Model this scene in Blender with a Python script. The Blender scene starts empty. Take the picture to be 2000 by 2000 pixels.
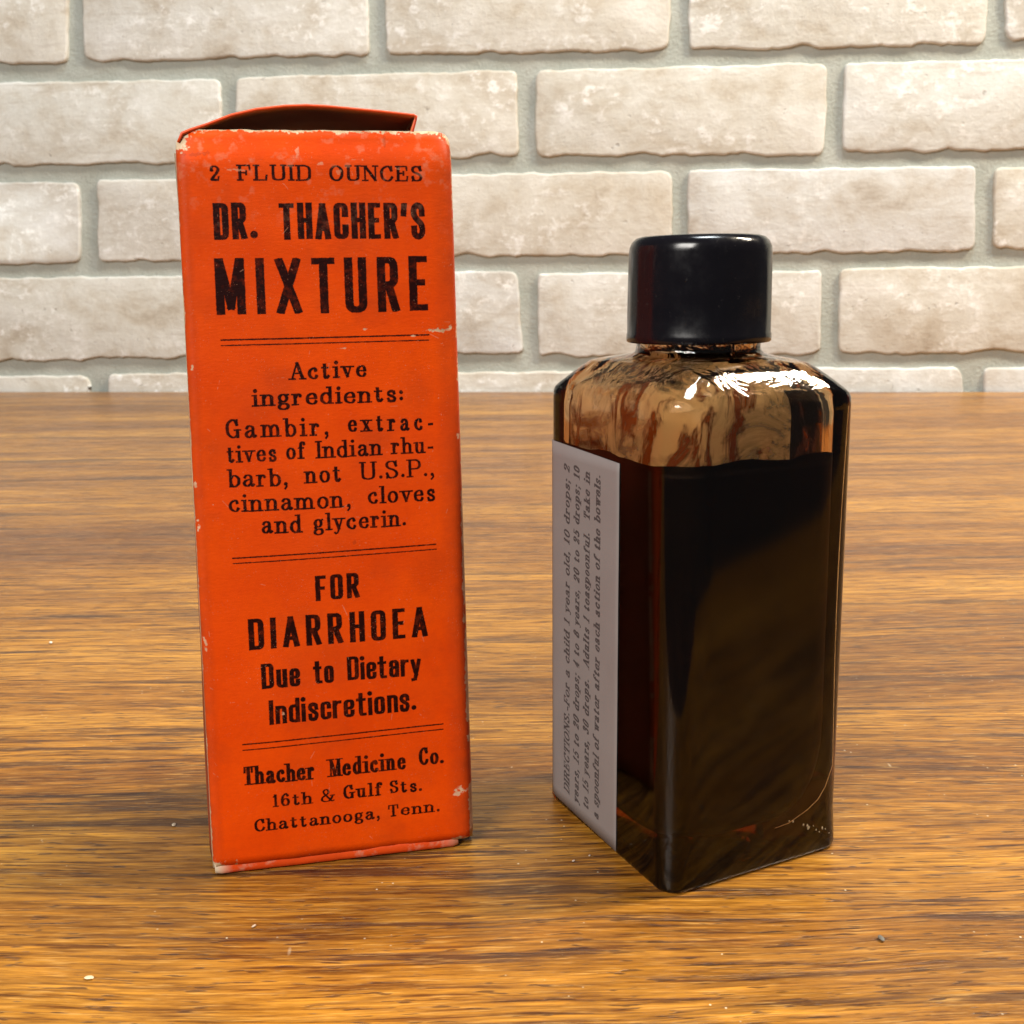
import bpy, bmesh, math, random
import numpy as np
from mathutils import Vector, Matrix, noise as mnoise

MM = .001
scene = bpy.context.scene
COL = scene.collection

# ---------------------------------------------------------------- camera
# eye 100 mm above the table top, looking slightly down
PITCH, ROLL = .2105, .0149
fw = Vector((0, math.cos(PITCH), -math.sin(PITCH))); up0 = Vector((0, math.sin(PITCH), math.cos(PITCH))); ri0 = Vector((1, 0, 0))
ri = ri0*math.cos(ROLL)-up0*math.sin(ROLL); up = ri0*math.sin(ROLL)+up0*math.cos(ROLL)
cam = bpy.data.cameras.new('camera'); camo = bpy.data.objects.new('camera', cam); COL.objects.link(camo)
camo.matrix_world = Matrix(((ri.x, up.x, -fw.x, 0), (ri.y, up.y, -fw.y, 0), (ri.z, up.z, -fw.z, .10057), (0, 0, 0, 1)))
cam.sensor_width = 36; cam.lens = 36*2086.99/2000
cam.clip_start = .005; cam.clip_end = 20
cam.dof.use_dof = True; cam.dof.focus_distance = .185; cam.dof.aperture_fstop = 78
scene.camera = camo

# ---------------------------------------------------------------- light
world = bpy.data.worlds.new('World'); scene.world = world; world.use_nodes = True
bg = world.node_tree.nodes['Background']; bg.inputs[0].default_value = (.86, .93, 1, 1); bg.inputs[1].default_value = .07
def lamp(name, loc, target, size, energy, color, size_y=None):
    l = bpy.data.lights.new(name, 'AREA'); l.energy = energy; l.color = color; l.size = size
    if size_y: l.shape = 'RECTANGLE'; l.size_y = size_y
    o = bpy.data.objects.new(name, l); COL.objects.link(o); o.location = loc
    o.rotation_euler = (Vector(target)-Vector(loc)).to_track_quat('-Z', 'Y').to_euler()
    return o
lamp('ceiling_lamp', (1.02, .40, 1.25), (0, .25, 0), .2, 36, (1, .87, .68), .45)
lamp('overhead_fill', (.25, .38, 2.0), (.12, .90, .1), .5, 31, (.90, .97, 1), .4)  # added overhead fill that brightens the wall and the far table
lamp('fill_light', (-.74, -.92, 1.0), (0, .2, .05), .7, 33, (1, .955, .89), .55)  # added fill from the front left, brightens the label and carton front
scene.view_settings.view_transform = 'Standard'; scene.view_settings.look = 'None'
scene.view_settings.exposure = 0; scene.view_settings.gamma = 1
scene.cycles.max_bounces = 14; scene.cycles.transmission_bounces = 12; scene.cycles.transparent_max_bounces = 12
scene.cycles.caustics_refractive = True; scene.cycles.caustics_reflective = False
scene.cycles.sample_clamp_indirect = 4; scene.cycles.blur_glossy = .5
# ---------------------------------------------------------------- lettering
# Every letter is drawn from strokes (centre lines with a pen whose width depends on its direction).
GOTHIC = {
'A':(.34,"L 0,0 .17,1 @1;L .17,1 .34,0 @1;L .06,.26 .28,.26 @0"),
'C':(.30,"R .3,.70 .3,1 0,1 0,0 .3,0 .3,.31"),
'D':(.30,"L 0,0 0,1;R 0,1 .3,1 .3,0 0,0"),
'E':(.24,"L 0,0 0,1;L 0,1 .25,1;L 0,.52 .2,.52;L 0,0 .25,0"),
'F':(.24,"L 0,0 0,1;L 0,1 .25,1;L 0,.5 .2,.5"),
'H':(.30,"L 0,0 0,1;L .3,0 .3,1;L 0,.52 .3,.52"),
'I':(0,"L 0,0 0,1"),
'M':(.44,"L 0,0 0,1;L .44,0 .44,1;L .02,1 .22,.1 @.75;L .22,.1 .42,1 @.75"),
'O':(.30,"P 0,0 0,1 .3,1 .3,0"),
'R':(.30,"L 0,0 0,1;R 0,1 .28,1 .28,.5 0,.5;L .15,.5 .3,0 @1"),
'S':(.30,"C .3,.72 .28,.92 .15,1 .02,.92 0,.75 .07,.6 .23,.44 .3,.28 .28,.08 .15,0 .02,.08 0,.28 @.8"),
'T':(.30,"L .15,0 .15,1;L -.03,1 .33,1"),
'U':(.30,"R 0,1 0,0 .3,0 .3,1"),
'X':(.36,"L 0,0 .36,1 @.9;L 0,1 .36,0 @.9"),
'.':(0,"D 0,.03"), "'":(.03,"L .03,1 0,.72 @.8"),
'u':(.24,"R 0,.7 0,0 .24,0 .24,.2;L .24,.7 .24,0"),
'e':(.24,"R .02,.36 .24,.36 .24,.7 0,.7 0,0 .24,0 .24,.2"),
't':(.2,"R .07,.95 .07,0 .22,0;L -.04,.7 .2,.7"),
'o':(.24,"P 0,0 0,.7 .24,.7 .24,0"),
'i':(0,"L 0,0 0,.7;D 0,.97"),
'a':(.24,"R 0,.52 0,.7 .24,.7 .24,0;R .24,.4 0,.4 0,0 .2,0 .24,.15"),
'r':(.17,"L 0,0 0,.7;C 0,.5 .07,.66 .19,.68"),
'y':(.26,"L 0,.7 .14,.02 @.9;L .27,.7 .1,-.2 @.8;L .1,-.22 .0,-.24 @.2"),
'n':(.24,"L 0,0 0,.7;R 0,.55 .04,.7 .24,.7 .24,0"),
'd':(.24,"L .24,0 .24,1;R .24,.7 0,.7 0,0 .24,0"),
's':(.22,"C .22,.5 .2,.66 .1,.7 .01,.64 .01,.5 .1,.38 .2,.28 .22,.16 .18,.02 .1,0 .01,.04 0,.2 @.7"),
'c':(.22,"R .23,.5 .23,.7 0,.7 0,0 .23,0 .23,.2"),
}
SERIF = {
'A':(.62,"L 0,0 .31,1 @.2;L .31,1 .62,0 @1;L .12,.35 .5,.35 @0;S 0,0;S .62,0"),
'C':(.54,"C .52,.72 .42,.95 .27,1 .06,.82 0,.5 .06,.18 .27,0 .44,.06 .55,.26;L .53,1 .53,.7 @.25"),
'D':(.56,"L .06,0 .06,1;Q -.06,1 .56,1 .56,0 -.06,0"),
'E':(.52,"L .06,0 .06,1;L -.06,1 .48,1;L .49,1 .51,.74 @.3;L .06,.52 .34,.52;L .34,.64 .34,.4 @.3;L -.06,0 .5,0;L .51,0 .54,.28 @.3"),
'F':(.5,"L .06,0 .06,1;L -.06,1 .48,1;L .49,1 .51,.72 @.3;L .06,.5 .34,.5;L .34,.62 .34,.38 @.3;S .06,0"),
'G':(.6,"C .52,.72 .42,.95 .27,1 .06,.82 0,.5 .06,.18 .27,0 .44,.04 .54,.16;L .53,1 .53,.7 @.25;L .54,0 .54,.42;S .54,.42"),
'I':(.1,"L .05,0 .05,1;S .05,0;S .05,1"),
'L':(.5,"L .06,0 .06,1;S .06,1;L -.06,0 .48,0;L .49,0 .52,.3 @.3"),
'M':(.72,"L .03,0 .03,1 @.2;L .05,1 .36,.04 @.9;L .36,.04 .68,1 @.2;L .68,1 .68,0 @1;S .03,0;S .68,0;S -.01,1;S .72,1"),
'N':(.62,"L .04,0 .04,1 @.2;L .05,1 .58,0 @.9;L .58,0 .58,1 @.2;S .04,0;S 0,1;S .58,1"),
'O':(.58,"E .29,.5 .29,.5"),
'P':(.5,"L .06,0 .06,1;Q -.06,1 .5,1 .5,.46 .06,.46;S .06,0"),
'R':(.6,"L .06,0 .06,1;Q -.06,1 .48,1 .48,.5 .06,.5;C .28,.5 .4,.42 .46,.1 .54,0 .62,.03;S .06,0"),
'S':(.46,"C .43,.72 .36,.93 .22,1 .05,.92 .02,.74 .1,.6 .34,.45 .45,.27 .4,.08 .23,0 .08,.06 .01,.27;L .43,1 .43,.7 @.2;L .01,0 .01,.3 @.2"),
'T':(.56,"L .28,0 .28,1;L .0,1 .56,1;L .01,1 -.01,.7 @.3;L .55,1 .57,.7 @.3;S .28,0"),
'U':(.58,"C .06,1 .06,.25 .12,.06 .3,0 .48,.06 .54,.25 .54,1;S .06,1;S .54,1"),
'a':(.48,"C .03,.5 .1,.61 .22,.64 .35,.54 .36,.3 .36,.12 .42,.0 .5,.07;C .36,.4 .12,.33 .0,.18 .06,.03 .2,.0 .36,.16"),
'b':(.46,"L .04,0 .04,1;F .04,1;C .04,.45 .14,.61 .28,.64 .43,.5 .46,.32 .43,.14 .28,0 .14,.03 .04,.18"),
'c':(.42,"C .38,.48 .34,.6 .24,.64 .06,.52 0,.32 .06,.12 .24,0 .36,.04 .42,.16;d .36,.5"),
'd':(.5,"L .42,0 .42,1;F .42,1;G .42,0;C .42,.45 .32,.61 .18,.64 .03,.5 0,.32 .03,.14 .18,0 .32,.03 .42,.18"),
'e':(.43,"L .02,.35 .42,.35 @0;C .42,.35 .38,.56 .23,.64 .05,.52 0,.32 .05,.1 .24,0 .36,.04 .43,.16"),
'f':(.3,"L .1,0 .1,.75;C .1,.72 .13,.92 .24,1 .35,.96;d .34,.88;S .1,0;L -.05,.64 .28,.64 @0"),
'g':(.46,"E .2,.42 .18,.22;C .1,.24 .03,.16 .1,.07 .34,.05 .43,-.07 .38,-.22 .2,-.28 .03,-.22 -.01,-.1 .1,.06;L .33,.56 .46,.64 @.3"),
'h':(.5,"L .04,0 .04,1;F .04,1;S .04,0;C .04,.42 .14,.58 .28,.64 .42,.52 .43,.3 .43,0;S .43,0"),
'i':(.1,"L .05,0 .05,.64;S .05,0;F .05,.64;D .05,.92"),
'k':(.5,"L .04,0 .04,1;F .04,1;S .04,0;L .06,.25 .38,.64 @.2;L .18,.38 .44,0 @.9;S .44,0;S .38,.64"),
'l':(.1,"L .05,0 .05,1;S .05,0;F .05,1"),
'm':(.84,"L .04,0 .04,.64;F .04,.64;S .04,0;C .04,.42 .12,.58 .25,.64 .38,.52 .4,.3 .4,0;S .4,0;C .4,.42 .5,.58 .62,.64 .75,.52 .77,.3 .77,0;S .77,0"),
'n':(.5,"L .04,0 .04,.64;F .04,.64;S .04,0;C .04,.42 .14,.58 .28,.64 .42,.52 .43,.3 .43,0;S .43,0"),
'o':(.46,"E .23,.32 .23,.32"),
'p':(.48,"L .04,-.28 .04,.64;F .04,.64;S .04,-.28;C .04,.45 .14,.61 .28,.64 .43,.5 .46,.32 .43,.14 .28,0 .14,.03 .04,.18"),
'r':(.34,"L .05,0 .05,.64;F .05,.64;S .05,0;C .05,.38 .12,.56 .22,.64 .31,.6;d .31,.54"),
's':(.36,"C .33,.47 .28,.6 .17,.64 .05,.58 .02,.47 .1,.37 .26,.28 .35,.17 .31,.04 .18,0 .06,.04 .01,.17 @.75;L .33,.64 .33,.46 @.1;L .01,0 .01,.18 @.1"),
't':(.34,"L .11,.14 .11,.84;C .11,.2 .14,.03 .23,0 .33,.12;L -.03,.64 .3,.64 @0"),
'u':(.52,"C .06,.64 .06,.2 .12,.03 .24,0 .36,.06 .42,.2;L .42,0 .42,.64;F .06,.64;F .42,.64;G .42,0"),
'v':(.46,"L .03,.64 .23,.02 @.95;L .23,.02 .43,.64 @.2;S .03,.64;S .43,.64"),
'w':(.7,"L .03,.64 .2,.02 @.95;L .2,.02 .36,.64 @.2;L .36,.64 .52,.02 @.95;L .52,.02 .68,.64 @.2;S .03,.64;S .36,.64;S .68,.64"),
'x':(.46,"L .04,.64 .42,0 @.95;L .04,0 .42,.64 @.2;S .04,.64;S .42,.64;S .04,0;S .42,0"),
'y':(.46,"L .03,.64 .23,.0 @.95;C .43,.64 .23,0 .15,-.2 .04,-.27 -.02,-.22 @.25;S .03,.64;S .43,.64"),
'0':(.46,"E .23,.5 .22,.5"), '1':(.24,"L .12,0 .12,1;L .12,1 .0,.84 @.3;S .12,0"),
'2':(.44,"C .03,.7 .06,.92 .2,1 .38,.9 .4,.7 .26,.42 .02,.06;L .02,.04 .4,.02 @.5;L .4,0 .44,.24 @.2;d .06,.72"),
'3':(.42,"C .03,.78 .1,.96 .2,1 .36,.88 .34,.64 .18,.54;C .18,.54 .38,.46 .41,.25 .34,.06 .18,0 .06,.05 .02,.2"),
'4':(.48,"L .34,0 .34,1;L .34,1 .0,.3 @.2;L 0,.28 .46,.28 @0;S .34,0"),
'5':(.42,"L .08,.98 .38,.98 @.3;L .08,1 .06,.54 @.2;C .06,.54 .22,.63 .38,.5 .41,.3 .34,.07 .18,0 .06,.04 .02,.2"),
'6':(.44,"C .38,.86 .3,.98 .22,1 .06,.8 .01,.45 .02,.2 .1,.03 .22,0 .36,.06 .42,.28 .36,.52 .22,.58 .08,.5 .03,.35;d .36,.84"),
'8':(.44,"E .22,.76 .17,.24;E .22,.27 .21,.27"),
'&':(.72,"C .7,.46 .6,.2 .42,.02 .22,0 .04,.1 .03,.3 .2,.5 .4,.66 .42,.88 .28,1 .14,.88 .16,.68 .36,.38 .56,.1 .66,0 .76,.05;L .56,.48 .8,.48 @0"),
'.':(.06,"D .03,.03"), ',':(.08,"D .04,.03;C .08,.02 .08,-.08 .0,-.2 @.3"),
';':(.08,"D .04,.56;D .04,.03;C .08,.02 .08,-.08 .0,-.2 @.3"),
':':(.06,"D .03,.08;D .03,.54"), '-':(.26,"L 0,.3 .26,.3 @.6"), ' ':(.22,""),
}
STYLE = {  # glyph set, stem, hairline, slant
'g':(GOTHIC,.185,.132,0,'b'),'G':(GOTHIC,.158,.118,0,'b'),
's':(SERIF,.16,.08,0,'r'),'b':(SERIF,.205,.1,0,'r'),'c':(SERIF,.19,.075,0,'r'),'i':(SERIF,.135,.075,.22,'r')}

def _round(pts, q, closed=False):
    out = []
    n = len(pts)
    for i, p in enumerate(pts):
        if not closed and (i == 0 or i == n-1):
            out.append(p); continue
        a = np.array(pts[i-1]); b = np.array(p); c = np.array(pts[(i+1) % n])
        la = np.linalg.norm(a-b); lc = np.linalg.norm(c-b)
        qa = min(q, la*.5); qc = min(q, lc*.5)
        s = b+(a-b)/max(la,1e-6)*qa; e = b+(c-b)/max(lc,1e-6)*qc
        for t in (0,.25,.5,.75,1):
            out.append(tuple((1-t)**2*s+2*t*(1-t)*b+t*t*e))
    if closed: out.append(out[0])
    return out
def _catmull(pts):
    P = [np.array(p, float) for p in pts]; P = [2*P[0]-P[1]]+P+[2*P[-1]-P[-2]]
    out = []
    for i in range(1, len(P)-2):
        for t in np.linspace(0, 1, 6, endpoint=False):
            out.append(.5*((2*P[i])+(P[i+1]-P[i-1])*t+(2*P[i-1]-5*P[i]+4*P[i+1]-P[i+2])*t*t+(-P[i-1]+3*P[i]-3*P[i+1]+P[i+2])*t**3))
    out.append(P[-2])
    return out

class Sheet:
    """a printed sheet: ink coverage on a pixel grid, millimetre coordinates, y upwards"""
    def __init__(s, w, h, ppm, seed=1):
        s.w, s.h, s.ppm = w, h, ppm
        s.nx, s.ny = int(w*ppm), int(h*ppm)
        s.sd = np.full((s.ny, s.nx), 9., np.float32)
    def seg(s, a, b, ra, rb, cut0=False, cut1=False, clip=None):
        a = np.array(a, float); b = np.array(b, float)
        if ra > .004 and np.hypot(*(b-a)) < 1e-4 and (cut0 or cut1): return
        R = max(ra, rb)+.25
        x0 = max(0, int((min(a[0],b[0])-R)*s.ppm)); x1 = min(s.nx, int((max(a[0],b[0])+R)*s.ppm)+2)
        y0 = max(0, int((min(a[1],b[1])-R)*s.ppm)); y1 = min(s.ny, int((max(a[1],b[1])+R)*s.ppm)+2)
        if x1 <= x0 or y1 <= y0: return
        X = (np.arange(x0, x1)+.5)/s.ppm; Y = (np.arange(y0, y1)+.5)/s.ppm
        X, Y = np.meshgrid(X, Y)
        d = b-a; L = max(np.hypot(*d), 1e-6); u = d/L
        pr = (X-a[0])*u[0]+(Y-a[1])*u[1]; pe = np.abs(-(X-a[0])*u[1]+(Y-a[1])*u[0])
        t = np.clip(pr/L, 0, 1)
        rad = ra+(rb-ra)*t
        over = np.maximum(np.maximum(-pr, pr-L), 0)
        dist = np.hypot(over, pe)-rad
        if cut0: dist = np.where(pr < 0, np.maximum(pe-ra, -pr), dist)
        if cut1: dist = np.where(pr > L, np.maximum(pe-rb, pr-L), dist)
        if clip:
            t = X*clip[0]+Y*clip[1]; dist = np.maximum(dist, np.maximum(clip[2]-t, t-clip[3]))
        v = s.sd[y0:y1, x0:x1]; np.minimum(v, dist, out=v)
    def glyph(s, ch, style, ox, oy, H, xs, ang=0., fat=1.):
        G, stem, hair, slant, kind = STYLE[style]
        if ch not in G: return
        stem *= fat; hair *= fat
        w, spec = G[ch]
        ca, sa = math.cos(ang), math.sin(ang)
        def M(p):
            x = (stem*.5+p[0]*xs)*H; y = (hair*.5+p[1]*(1-hair))*H
            x += slant*y
            return (ox+x*ca-y*sa, oy+x*sa+y*ca)
        for st in spec.split(';'):
            if not st: continue
            tok = st.split(); k = tok[0]; ov = None
            if tok[-1][0] == '@': ov = float(tok[-1][1:]); tok = tok[:-1]
            pts = [tuple(float(c) for c in t.split(',')) for t in tok[1:]]
            if k in 'Dd':
                r = (stem*.58 if k == 'D' else stem*.5)*H; p = M((pts[0][0], pts[0][1]+(stem*.3 if pts[0][1] < .1 else 0)))
                s.seg(p, (p[0]+1e-3, p[1]), r, r); continue
            if k in 'SFG':
                x, y = pts[0]; hw = (.10+stem*.55)/max(xs,.6)
                a = (x-hw, y) if k in 'SF' else (x, y)
                b = (x+hw, y) if k in 'SG' else (x, y)
                s.seg(M(a), M(b), hair*.5*H, hair*.5*H, True, True); continue
            closed = False
            if k == 'E':
                (cx, cy), (rx, ry) = pts
                pts = [(cx+rx*math.cos(t), cy+ry*math.sin(t)) for t in np.linspace(0, 2*math.pi, 29)]; closed = True
            elif k == 'R': pts = _round(pts, .13)
            elif k == 'Q': pts = _round(pts, .3)
            elif k == 'P': pts = _round(pts, .13, True); closed = True
            elif k == 'C': pts = _catmull(pts)
            pts = [p for i, p in enumerate(pts) if i == 0 or math.hypot(p[0]-pts[i-1][0], p[1]-pts[i-1][1]) > 1e-4]
            Q = [np.array(M(p)) for p in pts]
            if not closed:   # open ends reach the line of the letter
                for i, j in ((0, 1), (-1, -2)):
                    d = Q[i]-Q[j]; L = np.hypot(*d)
                    if L > 1e-6: Q[i] = Q[i]+d/L*hair*.5*H
            T = []
            for i in range(len(Q)-1):
                dx = pts[i+1][0]-pts[i][0]; dy = pts[i+1][1]-pts[i][1]
                L = math.hypot(dx*xs, dy)+1e-9
                T.append(ov if ov is not None else (abs(dy)/L)**1.3)
            vt = [T[0]]+[(T[i]+T[i+1])*.5 for i in range(len(T)-1)]+[T[-1]]
            sharp = k == 'L'; b0 = -sa*ox+ca*oy
            clip = (-sa, ca, b0, b0+H*max(1, 0) if max(p[1] for p in pts) > .71 else b0+H*(.64+hair*.4 if G is SERIF else .7+hair*.3)) if k == 'L' and ov and min(p[1] for p in pts) > -.01 else None
            for i in range(len(Q)-1):
                ra = (hair+(stem-hair)*(T[i] if sharp else vt[i]))*.5*H; rb = (hair+(stem-hair)*(T[i] if sharp else vt[i+1]))*.5*H
                s.seg(Q[i], Q[i+1], ra, rb, i == 0 and not closed, i == len(Q)-2 and not closed, clip)
    def word(s, style, text, x0, x1, y0, y1, H, track=.12, ang=0., fat=1., rnd=None):
        G, stem = STYLE[style][0], STYLE[style][1]*fat
        # length from first to last ink; the letters are widened or narrowed to fill it
        n = len(text); nom = sum(G[c][0] for c in text)
        L = (x1-x0)/H
        xs = (L-n*stem-(n-1)*track)/nom
        if xs < .62: track = max(.02, (L-n*stem-.62*nom)/max(n-1, 1)); xs = (L-n*stem-(n-1)*track)/nom
        pos = 0.
        for c in text:
            f = pos/max(L, 1e-6)
            jx, jy = (rnd.uniform(-.012, .012), rnd.uniform(-.012, .012)) if rnd else (0, 0)
            X = x0+(pos+jx)*H; Y = y0+(y1-y0)*f+jy*H
            if ang: s.glyph(c, style, X*math.cos(ang)-Y*math.sin(ang), X*math.sin(ang)+Y*math.cos(ang), H, xs, ang, fat)
            else: s.glyph(c, style, X, Y, H, xs, 0, fat)
            pos += G[c][0]*xs+stem+track
    def rule(s, x0, y0, x1, y1, w):
        s.seg((x0, y0), (x1, y1), w/2, w/2)
    def ink(s, rough=.03, blur=.05, seed=3):
        n = value_noise(s.ny, s.nx, s.ppm*.16, seed)-.5+(value_noise(s.ny, s.nx, s.ppm*.45, seed+1)-.5)*.8
        return np.clip(.5-(s.sd+n*rough*2)/(2*blur), 0, 1)

def value_noise(ny, nx, cell, seed):
    r = np.random.RandomState(seed)
    gy, gx = int(ny/cell)+3, int(nx/cell)+3
    g = r.rand(gy, gx)
    y = np.arange(ny)/cell; x = np.arange(nx)/cell
    yi = y.astype(int); xi = x.astype(int); fy = (y-yi)[:, None]; fx = (x-xi)[None]
    fy = fy*fy*(3-2*fy); fx = fx*fx*(3-2*fx)
    a = g[np.ix_(yi, xi)]; b = g[np.ix_(yi, xi+1)]; c = g[np.ix_(yi+1, xi)]; d = g[np.ix_(yi+1, xi+1)]
    return ((a*(1-fx)+b*fx)*(1-fy)+(c*(1-fx)+d*fx)*fy).astype(np.float32)
def fractal(ny, nx, cell, seed, octv=4):
    o = 0; a = 1; t = 0
    for i in range(octv):
        o = o+a*value_noise(ny, nx, max(cell/2**i, 1.), seed+i); t += a; a *= .55
    return o/t

FRONT_PRINT = [
('s','2',5.19,6.88,117.22,117.2,2.4,0,1.3),('s','FLUID',9.5,21.3,117.27,117.23,2.5,.14,1.3),('s','OUNCES',24.2,39.6,117.21,117.09,2.5,.14,1.3),
('g','DR.',5.38,12.27,108.2,108.17,5.7,.09,1),('g',"THACHER'S",15.85,39.77,108.1,108.04,5.73,.075,1),('G','MIXTURE',5.32,40.01,96.35,96.27,8.91,.19,1),
('b','Active',16.56,29.19,85.6,85.7,2.9,.17,1),('b','ingredients:',10.33,35.26,81.43,81.38,2.9,.13,1),
('s','Gambir,',5.71,22.54,76.43,76.25,3.12,.22,1.12),('s','extrac-',25.7,40.3,76.6,76.31,3.04,.24,1.12),
('s','tives',5.67,13.86,72.39,72.34,2.94,.12,1.12),('s','of',15.29,18.45,72.51,72.53,2.94,.1,1.12),('s','Indian',20.27,31.27,72.44,72.47,2.96,.11,1.12),('s','rhu-',32.89,40.18,72.53,72.37,2.88,.11,1.12),
('s','barb,',5.75,15.43,68.33,68.1,3.04,.11,1.12),('s','not',18.28,24.29,68.38,68.32,3.05,.13,1.12),('s','U.S.P.,',27.42,40.13,68.48,68.41,3.07,.12,1.05),
('s','cinnamon,',5.6,25.7,64.15,63.89,3.05,.13,1.12),('s','cloves',28.57,40.17,64.28,64.14,3.03,.13,1.12),
('s','and',10.77,17.4,60.27,60.06,3.13,.11,1.12),('s','glycerin.',19.32,35.01,60.21,60.1,3.02,.12,1.12),
('g','FOR',19.19,26.65,48.15,48.15,4.41,.14,1.05),('g','DIARRHOEA',7.75,38.13,40.31,40.33,5.42,.2,.98),
('g','Due',9.65,16.04,33.4,33.3,4.41,.07,1),('g','to',18.29,21.75,33.48,33.42,4.2,.06,1),('g','Dietary',24.03,36.72,33.54,33.24,4.24,.06,.95),
('g','Indiscretions.',10.6,35.68,26.87,26.94,4.38,.065,.95),
('c','Thacher',5.79,17.82,16.32,16.11,3.43,.07,1),('c','Medicine',20.2,33.59,16.25,16.23,3.35,.07,1),('c','Co.',35.86,40.39,16.7,16.55,3.23,.07,1),
('b','16th',10.5,17.26,11.81,11.63,2.31,.14,1),('b','&',18.63,20.98,11.68,11.68,2.4,.1,.8),('b','Gulf',22.52,29.28,11.84,11.74,2.55,.14,1),('b','Sts.',30.59,36.36,11.94,11.69,2.36,.13,1),
('b','Chattanooga,',7.26,28.8,7.6,7.4,2.3,.12,1),('b','Tenn.',30.13,39.38,7.5,7.5,2.26,.15,1)]
FRONT_RULES = [(5.77,92.36,39.83,92.31,.26),(5.73,91.48,39.81,91.43,.2),(5.9,56.37,40.01,56.56,.24),(5.91,55.47,40.04,55.7,.2),(6.01,23.74,40.34,23.96,.24),(6.02,22.69,40.31,22.99,.2)]
LABEL_PRINT = [(7.6,3.0,67.0,"DIRECTIONS.-For a child 1 year old, 10 drops; 2"),
(11.2,2.6,67.2,"years, 15 to 20 drops; 4 to 8 years, 20 to 25 drops; 10"),
(14.8,3.0,66.8,"to 15 years, 30 drops.  Adults 1 teaspoonful.  Take in"),
(18.4,2.8,66.9,"a spoonful of water after each action of the bowels.")]
def box_print():
    import random
    rnd = random.Random(4)
    s = Sheet(45.5, 125.6, 20)
    for st, tx, xa, xb, ya, yb, H, tr, fat in FRONT_PRINT: s.word(st, tx, xa, xb, ya, yb, H, tr, 0, fat, rnd)
    for r in FRONT_RULES: s.rule(*r)
    return s
def label_print():
    import random
    rnd = random.Random(7)
    s = Sheet(24.4, 70.5, 24)
    for x, y0, y1, t in LABEL_PRINT:   # written upwards: rotate by 90 degrees, the tops of the letters face left
        s.word('i', t, y0, y1, -x, -x, 2.15, .1, math.pi/2, 1.4, rnd)
    return s
# ---------------------------------------------------------------- helpers
def link(name, mesh, mat=None, parent=None, smooth=True):
    o = bpy.data.objects.new(name, mesh); COL.objects.link(o)
    if mat and not mesh.materials: mesh.materials.append(mat)
    if parent: o.parent = parent
    if smooth:
        for p in mesh.polygons: p.use_smooth = True
    return o
def from_data(name, verts, faces, mat=None, parent=None, smooth=True, uvs=None):
    """verts in millimetres"""
    me = bpy.data.meshes.new(name)
    me.from_pydata([tuple(c*MM for c in v) for v in verts], [], faces); me.update()
    if uvs is not None:
        l = me.uv_layers.new(name='UVMap')
        for lp in me.loops: l.data[lp.index].uv = uvs[lp.vertex_index]
    return link(name, me, mat, parent, smooth)
def thing(name, label, cat, loc=(0, 0, 0), rz=0, group=None):
    o = bpy.data.objects.new(name, None); COL.objects.link(o); o.location = [c*MM for c in loc]; o.rotation_euler = (0, 0, rz)
    o.empty_display_size = .01
    o['label'] = label; o['category'] = cat
    if group: o['group'] = group
    return o
def grid_faces(nu, nv, off=0):
    return [(off+j*(nu+1)+i, off+j*(nu+1)+i+1, off+(j+1)*(nu+1)+i+1, off+(j+1)*(nu+1)+i) for j in range(nv) for i in range(nu)]
def nz(x, y, z=0, s=1.): return mnoise.noise(Vector((x*s, y*s, z*s)))
def smoothstep(a, b, x):
    t = min(1, max(0, (x-a)/(b-a))); return t*t*(3-2*t)

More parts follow.
